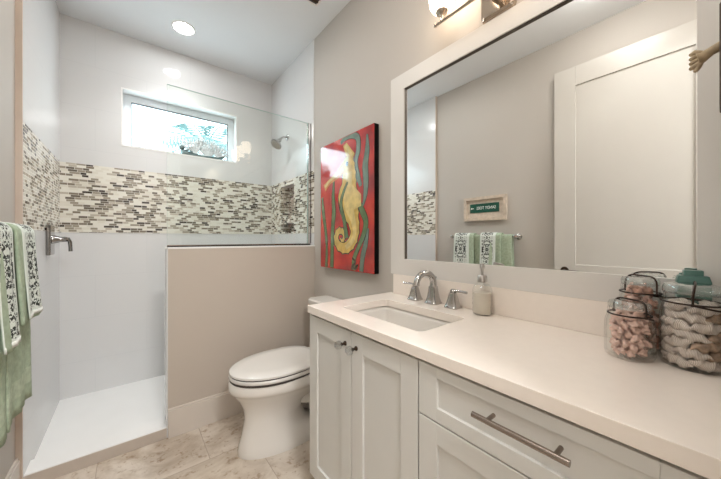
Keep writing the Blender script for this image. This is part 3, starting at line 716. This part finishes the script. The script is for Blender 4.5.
# vanity light
vl = thing('vanity_light', 'polished nickel bar light with glowing frosted shades above mirror', 'wall light', (W, .55, 2.09))
bp_ = MB()
bp_.loft([[Vector((W-.001-.022*k, .55+s*q[0], 2.088+q[1])) for q in ring] for k, s, ring in ((0, 1, [(-.062, -.068), (.062, -.068), (.068, -.05), (.068, .05), (.062, .068), (-.062, .068), (-.068, .05), (-.068, -.05)]), (.7, 1, [(-.060, -.066), (.060, -.066), (.066, -.05), (.066, .05), (.060, .066), (-.060, .066), (-.066, .05), (-.066, -.05)]), (1, 1, [(-.05, -.055), (.05, -.055), (.055, -.045), (.055, .045), (.05, .055), (-.05, .055), (-.055, .045), (-.055, -.045)]))])
child(bp_.build('back_plate', M['nickel'], bevel=.002), vl)
BX, BZ = 1.03, 2.068
bar = MB().cyl((BX, .325, BZ), (BX, .770, BZ), .0065).ball((BX, .774, BZ), .0095, 12).ball((BX, .321, BZ), .0095, 12)
child(bar.build('bar', M['nickel'], smooth=40), vl)
child(MB().tube([(W-.022, .55, 2.088), (W-.06, .55, 2.085), (BX, .55, BZ)], [.018, .012, .010], 14).build('arm', M['nickel'], smooth=40), vl)
for yy in (.742, .55, .354):
    Ts = Matrix.Translation((BX, yy, BZ))
    cu = child(MB().lathe([(.008, 0), (.008, .020), (.011, .026), (.024, .034), (.026, .040), (.022, .044)], T=Ts).build('shade_holder', M['nickel'], smooth=40), vl)
    child(MB().lathe([(.021, .044), (.040, .050), (.050, .068), (.054, .098), (.054, .138), (.050, .163), (.044, .173)], T=Ts, cap1=False).build('lamp_shade', M['frost'], smooth=50), vl)

# ------------------------------------------------------------------ towel bar, towels, sign
BRX, BRZ = -.330, 1.168
tb = thing('towel_bar', 'metal towel bar on the left wall under the framed sign', 'towel bar', (LP, 1.42, BRZ))
child(MB().cyl((BRX, 1.09, BRZ), (BRX, 1.75, BRZ), .008).build('rod', M['chrome'], smooth=40), tb)
for yy in (1.112, 1.735):
    child(MB().lathe([(.026, 0), (.026, .006), (.012, .014), (.011, .05), (.015, .058), (.017, .071), (.015, .084), (.008, .088)], n=20, T=Matrix.Translation((LP, yy, BRZ)) @ Matrix.Rotation(PI/2, 4, 'Y')).build('post', M['chrome'], smooth=40), tb)

def drape(y0, y1, zf, zb, off, flare, seed, amp, folds, name, mt, par, thick=.008, ny=36):
    """Cloth folded over the bar: front fall to zf, back fall to zb."""
    prof = []; R = .0095+off
    nb_ = 10
    for k in range(nb_): t = k/(nb_-1); prof.append((-R*1.0, zb+(BRZ-zb)*t, 1-t))
    for k in range(1, 8): a = PI-PI*k/8; prof.append((R*math.cos(a), BRZ+R*math.sin(a), 0))
    nf = 22
    for k in range(nf): t = k/(nf-1); prof.append((R, BRZ+(zf-BRZ)*t, -t))
    vs = []; uvs = []; s = 0
    for i, (x, z, t) in enumerate(prof):
        if i: s += math.hypot(x-prof[i-1][0], z-prof[i-1][1])
        for j in range(ny):
            v = j/(ny-1); yy = y0+(y1-y0)*v
            wv = math.sin(v*folds*2*PI+seed)+.5*math.sin(v*folds*4.1*PI+seed*2.3)+.5*noise.noise(Vector((v*5, z*4, seed)))
            dn = abs(t)
            dx = (wv*amp*(.2+.8*dn)+flare*dn**1.3) if t < 0 else (-abs(wv)*amp*.15*dn)
            X = BRX+x+dx
            if t < 0: X = max(X, BRX+R-.001)
            else: X = max(X, LP+.006)
            yc = (y0+y1)/2; spread = 1+.05*dn*math.sin(seed)
            vs.append((X, yc+(yy-yc)*spread+.004*noise.noise(Vector((z*6, v*2, seed+4))), z+.004*noise.noise(Vector((v*7, seed, z)))*dn))
            uvs.append((yy, z))
    m_ = MB(); n_ = len(prof)
    m_.add(vs, [(i*ny+j, i*ny+j+1, (i+1)*ny+j+1, (i+1)*ny+j) for i in range(n_-1) for j in range(ny-1)])
    me_o = m_.build(name, mt, None, smooth=80)
    ul = me_o.data.uv_layers.new(name='UVMap')
    for lp in me_o.data.loops: ul.data[lp.index].uv = uvs[lp.vertex_index]
    sm = me_o.modifiers.new('thick', 'SOLIDIFY'); sm.thickness = thick; sm.offset = 0
    if par is not None: child(me_o, par)
    return me_o
def bandmat(o, mt2, zlo, zhi):
    o.data.materials.append(mt2)
    for p in o.data.polygons:
        z = sum(o.data.vertices[i].co.z for i in p.vertices)/len(p.vertices)
        if zlo < z < zhi: p.material_index = 1
for (y0, y1, zf, sd_, where, hy0, hy1, hz) in ((1.415, 1.690, .535, .6, 'nearer the shower', 1.480, 1.690, .855), (1.135, 1.405, .52, 2.1, 'nearer the doorway', 1.225, 1.415, .81)):
    bt = drape(y0, y1, zf, .60, .006, .004, sd_, .006, 2.0, 'bath_towel', M['sage'], None)
    tag(bt, f'sage green bath towel hung full length on the bar, {where}', 'towel', 'towels on the bar')
    bandmat(bt, M['sage2'], zf+.07, zf+.13)
    ht = thing('hand_towel', f'pale hand towel with dark leafy print over the bath towel {where}', 'towel', ((-.3), (hy0+hy1)/2, hz), 'towels on the bar')
    drape(hy0, hy1, hz, .95, .021, .014, sd_+1.3, .006, 1.0, 'terry_back', M['sage'], ht, .010)
    drape(hy0+.045, hy1-.004, hz+.012, 1.0, .027, .016, sd_+1.3, .006, 1.0, 'printed_front', damask_mat(hy0+.07, hy1-.02, hz+.035, 'leaf_print_cloth'), ht, .004)
    fr = drape(hy0+.045, hy1-.004, hz+.012, 1.0, .029, .016, sd_+1.3, .006, 1.0, 'fringe', M['fringe'], None, .003)
    bm = bmesh.new(); bm.from_mesh(fr.data)
    bmesh.ops.delete(bm, geom=[f for f in bm.faces if not (f.calc_center_median().z < hz+.03 and f.calc_center_median().x > BRX)], context='FACES'); bm.to_mesh(fr.data); bm.free()
    child(fr, ht)

sg = thing('wall_sign', 'small pale wood framed sign with green beach lettering above towels', 'sign', (LP, 1.42, 1.32))
SY0, SY1, SZ0, SZ1 = 1.212, 1.632, 1.322, 1.552
child(slab(MB(), 0, LP+.001, LP+.026, SY0, SY1, SZ0, SZ1, [(SY0+.028, SY1-.028, SZ0+.028, SZ1-.028)]).build('sign_frame', M['wood'], bevel=.0015), sg)
child(MB().box(LP+.001, SY0+.028, SZ0+.028, LP+.008, SY1-.028, SZ1-.028).build('backing', M['wood_in']), sg)
child(MB().box(LP+.008, 1.283, 1.400, LP+.0115, 1.572, 1.487).build('plate', M['green'], bevel=.001), sg)
def lettering(body, size, name, parent, T, mt, ext=.0008):
    c = bpy.data.curves.new(name, 'FONT'); c.body = body; c.size = size; c.extrude = ext; c.align_x = 'CENTER'; c.align_y = 'CENTER'
    o = bpy.data.objects.new(name+'_text', c); C.objects.link(o)
    dg = bpy.context.evaluated_depsgraph_get(); me = bpy.data.meshes.new_from_object(o.evaluated_get(dg))
    bpy.data.objects.remove(o); me.transform(T); me.materials.clear(); me.materials.append(mt)
    r = bpy.data.objects.new(name, me); C.objects.link(r); child(r, parent); return r
# text faces +x: its right runs along +y
Tt = Matrix.Translation((LP+.0122, 1.407, 1.4435)) @ Matrix(((0, 0, 1, 0), (1, 0, 0, 0), (0, 1, 0, 0), (0, 0, 0, 1)))
lettering('SANDY TOES', .040, 'lettering', sg, Tt @ Matrix.Diagonal((.80, 1, 1, 1)), M['letter'])
ar = MB()
def arw(q): return (LP+.0130, 1.553+q[0], 1.4435+q[1])
ar.add([arw(q) for q in ((-.022, -.003), (-.002, -.003), (-.002, -.010), (.012, 0), (-.002, .010), (-.002, .003), (-.022, .003))], [tuple(range(7))])
child(ar.build('arrow', M['letter']), sg)

# ------------------------------------------------------------------ jars of shells
def jar(x, y, r, h, lid_h, power, label, name='glass_jar', bail_rot=0.0, wires=True):
    t = thing(name, label, 'jar', (x, y, CT), 'wire-bailed glass jars of shells')
    Tj = Matrix.Translation((x, y, CT)) @ Matrix.Rotation(bail_rot, 4, 'Z')
    hb = h-lid_h
    out = [(r*.80, .0008), (r*.93, .003), (r, .012), (r, hb*.60), (r*.985, hb*.72), (r*.90, hb*.84), (r*.86, hb*.90), (r*.86, hb)]
    inn = [(max(q[0]-.003, .001), max(q[1], .007)) for q in reversed(out)]
    child(MB().lathe(out+inn[:-2]+[(r*.78, .007)], n=40, T=Tj, power=power, cap1=True).build('body', M['jar_glass'], smooth=50), t)
    child(MB().lathe([(r*.86, hb+.0005), (r*.90, hb+.003), (r*.90, hb+lid_h*.55), (r*.84, hb+lid_h*.9), (r*.70, h)], n=40, T=Tj, power=max(2.0, power-.6)).build('lid', M['jar_lid'], smooth=50), t)
    wr_ = MB(); R = r*.90+.0022; zr = hb*.885
    wr_.tube([Tj @ Vector((R*math.cos(2*PI*k/40), R*math.sin(2*PI*k/40), zr)) for k in range(40)], .0021, 8, closed=True)
    # bail looping over the lid from side to side
    pts = []
    for k in range(25):
        a = PI*k/24; pts.append(Tj @ Vector(((R+.001)*math.copysign(abs(math.cos(a))**.45, math.cos(a)), -.004*math.sin(a), zr+(h-zr+.004)*math.sin(a)**.45)))
    wr_.tube(pts, .0021, 8)
    # locking lever across the front
    pts = [Tj @ Vector((R*math.cos(a)*1.05, R*math.sin(a)*1.05, zr-.012*math.sin((a-PI)*1.0))) for a in [PI+PI*k/20 for k in range(21)]]
    wr_.tube(pts, .0021, 8)
    for s in (-1, 1): wr_.ball(Tj @ Vector((s*(R+.001), 0, zr)), .004, 10)
    child(wr_.build('wire_bail', M['wire'], smooth=50), t)
    return t
J1 = (.970, .147, .0425, .140); J2 = (1.060, .139, .0425, .193); J3 = (1.012, .045, .0545, .190)
jar(*J1, .018, 3.0, 'shortest wire-bailed glass jar of pink shells, in front of the taller one', bail_rot=.95)
jar(*J2, .020, 2.4, 'tall narrow wire-bailed jar of rosy shells behind the short pink one', bail_rot=.95)
jar(*J3, .022, 2.0, 'largest wide glass jar filled with pale spindle shells, beside the teal canister', bail_rot=.05)

def bit_mesh(name, mt, seed, s):
    """Small ruffled shell fragment with lobes."""
    m_ = MB(); n1, n2 = 14, 8; rings = []
    for k in range(1, n2):
        t = PI*k/n2; ring = []
        for i in range(n1):
            a = 2*PI*i/n1; rr = s*(1+.34*math.cos(5*a+seed)*math.sin(t)+.35*noise.noise(Vector((math.cos(a)*1.6, math.sin(a)*1.6, t+seed))))
            ring.append((rr*math.sin(t)*math.cos(a), rr*math.sin(t)*math.sin(a), -.55*s*math.cos(t)+.25*s*math.cos(a*2+seed)))
        rings.append(ring)
    o = m_.loft(rings).build(name, mt, smooth=70); return o
def fill(jx, jy, r, z0, z1, protos, count, label, group, s, cat, mind):
    placed = []; tries = 0
    while len(placed) < count and tries < 60000:
        tries += 1
        a = rnd.uniform(0, 2*PI); z = rnd.uniform(z0+s*.9, z1); lim = r if z < z0+(z1-z0)*.62 else r*(1-.16*(z-z0-(z1-z0)*.62)/((z1-z0)*.38))
        rr = (lim-s*1.05)*math.sqrt(rnd.uniform(.1, 1))
        q = Vector((jx+rr*math.cos(a), jy+rr*math.sin(a), z))
        if all((q-w).length > mind for w in placed): placed.append(q)
    for k, q in enumerate(placed):
        p = protos[k % len(protos)]
        if k < len(protos): o = p
        else: o = p.copy(); C.objects.link(o)
        o.location = q; o.rotation_euler = (rnd.uniform(0, 6), rnd.uniform(0, 6), rnd.uniform(0, 6))
        tag(o, label, cat, group)
    return len(placed)
fill(*J1[:3], CT+.007, CT+.116, [bit_mesh('pink_shell', M['pink'], k*1.7, .0092) for k in range(3)], 88, 'small ruffled pink shell piece inside the shortest glass jar', 'pink shell pieces in the short jar', .0092, 'shell', .0142)
fill(*J2[:3], CT+.007, CT+.166, [bit_mesh('rosy_shell', M['rose' if k else 'pink'], 9+k*1.3, .0105) for k in range(3)], 92, 'rosy brown shell piece inside the tall narrow glass jar', 'rosy shells in the tall jar', .0105, 'shell', .0160)
def spindle(seed):
    m_ = MB(); ring = []; Ls = .031; n1 = 14
    for k in range(17):
        t = -1+2*k/16; r_ = .0128*(1-abs(t)**1.9)*(1+.10*math.sin(k*2.2+seed))+.0008
        cx_, cz_ = .0022*math.sin(k*1.1+seed), .0022*math.cos(k*1.1)
        ring.append([(t*Ls, cx_+r_*math.cos(2*PI*i/n1)*(1+.10*math.cos(3*2*PI*i/n1+k*.8)), cz_+.86*r_*math.sin(2*PI*i/n1)) for i in range(n1)])
    return m_.loft(ring).build('spindle_shell', M['auger'], smooth=60)
prot = [spindle(k*2.0) for k in range(3)]; k = 0
brown = spindle(5.0); brown.name = 'brown_spindle_shell'; brown.data.materials[0] = M['brown_shell']; nbrown = 0
for lay in range(7):
    z = CT+.0195+lay*.0198
    ns_ = 5 if lay < 6 else 4
    for i in range(ns_+1):
        a = lay*.63+2*PI*i/ns_
        rr = .0368 if lay < 5 else .0325
        p = prot[k % 3]
        dark = k in (9, 14, 20, 26, 31)
        if dark:
            o = brown if nbrown == 0 else brown.copy()
            if nbrown: C.objects.link(o)
            nbrown += 1
        else:
            o = p if k < 3 else p.copy()
            if k >= 3: C.objects.link(o)
        k += 1
        if i == ns_: q = Vector((J3[0], J3[1], z)); yaw = lay*1.1; tilt = .1
        else: q = Vector((J3[0]+rr*math.cos(a), J3[1]+rr*math.sin(a), z)); yaw = a+PI/2; tilt = rnd.uniform(-.28, .28)
        o.location = q; o.rotation_euler = (rnd.uniform(0, 6), tilt, yaw); o.rotation_mode = 'XYZ'
        if i == ns_: o.scale = (.75, .75, .75)
        if dark: tag(o, 'brown spindle shell among the pale ones in the largest glass jar', 'shell', 'brown spindle shells in the largest jar')
        else: tag(o, 'pale ridged spindle shell stacked inside the largest glass jar', 'shell', 'spindle shells in the largest jar')

tc_ = thing('teal_canister', 'teal ceramic canister with stepped square lid behind the largest jar', 'canister', (1.089, .045, CT), None)
def sqr(hx, hy, z): return rrect(0, 0, hx, hy, .003, z, 3)
Tc = Matrix.Translation((1.0905, .048, CT)) @ Matrix.Rotation(.18, 4, 'Z')
def TL(m_, rings): return m_.loft([[Tc @ q for q in r] for r in rings])
child(TL(MB(), [sqr(.018, .028, 0), sqr(.0185, .0285, .165), sqr(.0185, .0285, .189), sqr(.0165, .025, .203)]).build('body', M['teal'], smooth=30), tc_)
child(TL(MB(), [sqr(.013, .0165, .2035), sqr(.013, .0165, .2155), sqr(.012, .0155, .2165)]).build('lid', M['teal'], smooth=30), tc_)

# hook board on the near wall beside the mirror
hk = thing('towel_hook', 'bone-coloured claw shaped hook on a dark wood board beside mirror', 'hook', (.90, NEAR, 1.50))
child(MB().box(.868, NEAR, 1.402, .932, .0055, 1.596).build('board', M['dark_wood'], bevel=.003), hk)
pk = MB().tube([(.90, .003, 1.526), (.90, .016, 1.521), (.90, .026, 1.515), (.90, .033, 1.513)], [.0095, .0085, .0105, .0135], 12)
for k in range(4):
    zz = 1.527-k*.0095
    pk.tube([(.90, .030, 1.5140+(zz-1.5140)*.6), (.897, .039, zz), (.894, .0425, zz-.003)], [.0072, .006, .0036], 8)
pk.tube([(.90, .030, 1.511), (.898, .033, 1.496), (.896, .036, 1.488)], [.0072, .0056, .0036], 8)
child(pk.build('hook', M['bone'], smooth=50), hk)

# ------------------------------------------------------------------ ornament on the window sill
SZ = WZ0+.006
orn = thing('coral_ornament', 'silvery fan coral ornament on a dark figurine base, on window sill', 'ornament', (.53, D+.035, SZ))
bz = MB().tube([(.352, D+.042, SZ+.028), (.385, D+.040, SZ+.024), (.43, D+.040, SZ+.018), (.52, D+.040, SZ+.013), (.61, D+.040, SZ+.016), (.67, D+.040, SZ+.032), (.70, D+.040, SZ+.045)], [.019, .021, .018, .0125, .015, .011, .004], 14)
bz.ball((.352, D+.042, SZ+.064), .021, 14); bz.cyl((.352, D+.042, SZ+.03), (.352, D+.042, SZ+.055), .008)
bz.tube([(.37, D+.03, SZ+.04), (.40, D+.020, SZ+.05), (.43, D+.022, SZ+.035)], [.009, .007, .006], 8)
child(bz.build('figure_base', M['verdigris'], smooth=50), orn)
def fan(cx, cy, cz, rad, a0, a1, n, tiltx, seed):
    m_ = MB()
    for k in range(n):
        a = a0+(a1-a0)*k/(n-1); ln = rad*(.82+.28*abs(math.sin(k*2.3+seed)))
        p0 = Vector((cx, cy, cz)); dirv = Vector((math.cos(a), tiltx, math.sin(a)))
        p1 = p0+dirv*ln*.55+Vector((0, .004*math.sin(k*1.7), 0)); p2 = p0+dirv*ln
        m_.tube([p0, p1, p2], [.006, .0085, .003], 7)
        for s in (-1, 1):
            d2 = Vector((math.cos(a+s*.38), tiltx, math.sin(a+s*.38)))
            m_.tube([p0+dirv*ln*.55, p0+dirv*ln*.55+d2*ln*.36], [.006, .0025], 6)
    # solid scalloped web between the ribs
    rr = []
    for k in range(n*2-1):
        a = a0+(a1-a0)*k/(2*n-2); ln = rad*(.50+(.05 if k % 2 == 0 else -.03))
        rr.append((cx+math.cos(a)*ln, cy+tiltx*ln+(.004 if k % 2 else -.002), cz+math.sin(a)*ln))
    m_.add([(cx, cy-.002, cz)]+rr+[(cx, cy+.003, cz)]+[(q[0], q[1]+.005, q[2]) for q in rr],
           [(0, 1+i, 2+i) for i in range(len(rr)-1)]+[(1+len(rr), 3+len(rr)+i, 2+len(rr)+i) for i in range(len(rr)-1)])
    return m_
child(fan(.545, D+.045, SZ+.022, .175, .55, 2.35, 9, .10, 0.3).build('coral_fan', M['coral'], smooth=50), orn)
child(fan(.46, D+.040, SZ+.024, .155, 1.2, 2.55, 6, .04, 1.9).build('coral_fan', M['coral'], smooth=50), orn)
child(fan(.62, D+.034, SZ+.026, .125, .35, 1.9, 6, -.05, 2.7).build('coral_fan', M['coral'], smooth=50), orn)

# ------------------------------------------------------------------ palm outside the window
def palm(px, py, pz, label, seed, size):
    r2 = random.Random(seed)
    t = thing('palm_tree', label, 'tree', (px, py, -.2), 'palms outside the window')
    child(MB().tube([(px+.2, py, -.2), (px+.1, py, pz*.5), (px, py, pz)], [.16, .12, .10], 12).build('trunk', M['trunk'], smooth=60), t)
    lf = MB()
    for k in range(16):
        az = 2*PI*k/16+r2.uniform(-.2, .2); el = r2.uniform(-.1, .9); ln = size*r2.uniform(.8, 1.1); pts = []
        for i in range(14):
            s = i/13; rr = ln*s*math.cos(el); zz = ln*s*math.sin(el)-.55*ln*s*s
            pts.append(Vector((px+rr*math.cos(az), py+rr*math.sin(az), pz+zz)))
        lf.tube(pts, [.014*(1-.7*i/13) for i in range(14)], 5)
        for i in range(1, 13):
            t_ = (pts[i+1]-pts[i-1]).normalized(); sd2 = t_.cross(Vector((0, 0, 1))).normalized()
            for s in (-1, 1):
                w_ = size*.30*math.sin(PI*(i+1)/15); q = pts[i]; e_ = q+sd2*s*w_+t_*w_*.6-Vector((0, 0, w_*.35))
                mid = q+(e_-q)*.5; nn = t_*.022
                up_ = Vector((0, 0, .004))
                lf.add([q-nn*.4, mid-nn, e_, mid+nn, q+nn*.4, mid+up_+nn*0], [(0, 1, 5), (1, 2, 5), (2, 3, 5), (3, 4, 5), (4, 0, 5)])
    child(lf.build('fronds', M['leaf']), t)
palm(1.05, 5.6, 2.75, 'green palm tree outside, seen through middle of the shower window', 3, 1.0)
palm(4.2, 9.2, 4.2, 'palm tree outside, seen at the painting-side end of window', 8, 1.25)

# hallway fill light added behind the camera to brighten the room from the front
hl = thing('added_hall_fill', 'flush white fill light added on the hallway ceiling beyond doorway', 'ceiling light', (.2, -1.0, ZC))
child(MB().lathe([(.29, 0), (.29, .02), (.27, .035), (.18, .05)], n=32, T=Matrix.Translation((.2, -1.0, ZC)) @ Matrix.Rotation(PI, 4, 'X')).build('diffuser', emit('hall_fill_glow', (.97, .985, 1.0), FILL_HALL), smooth=50), hl)
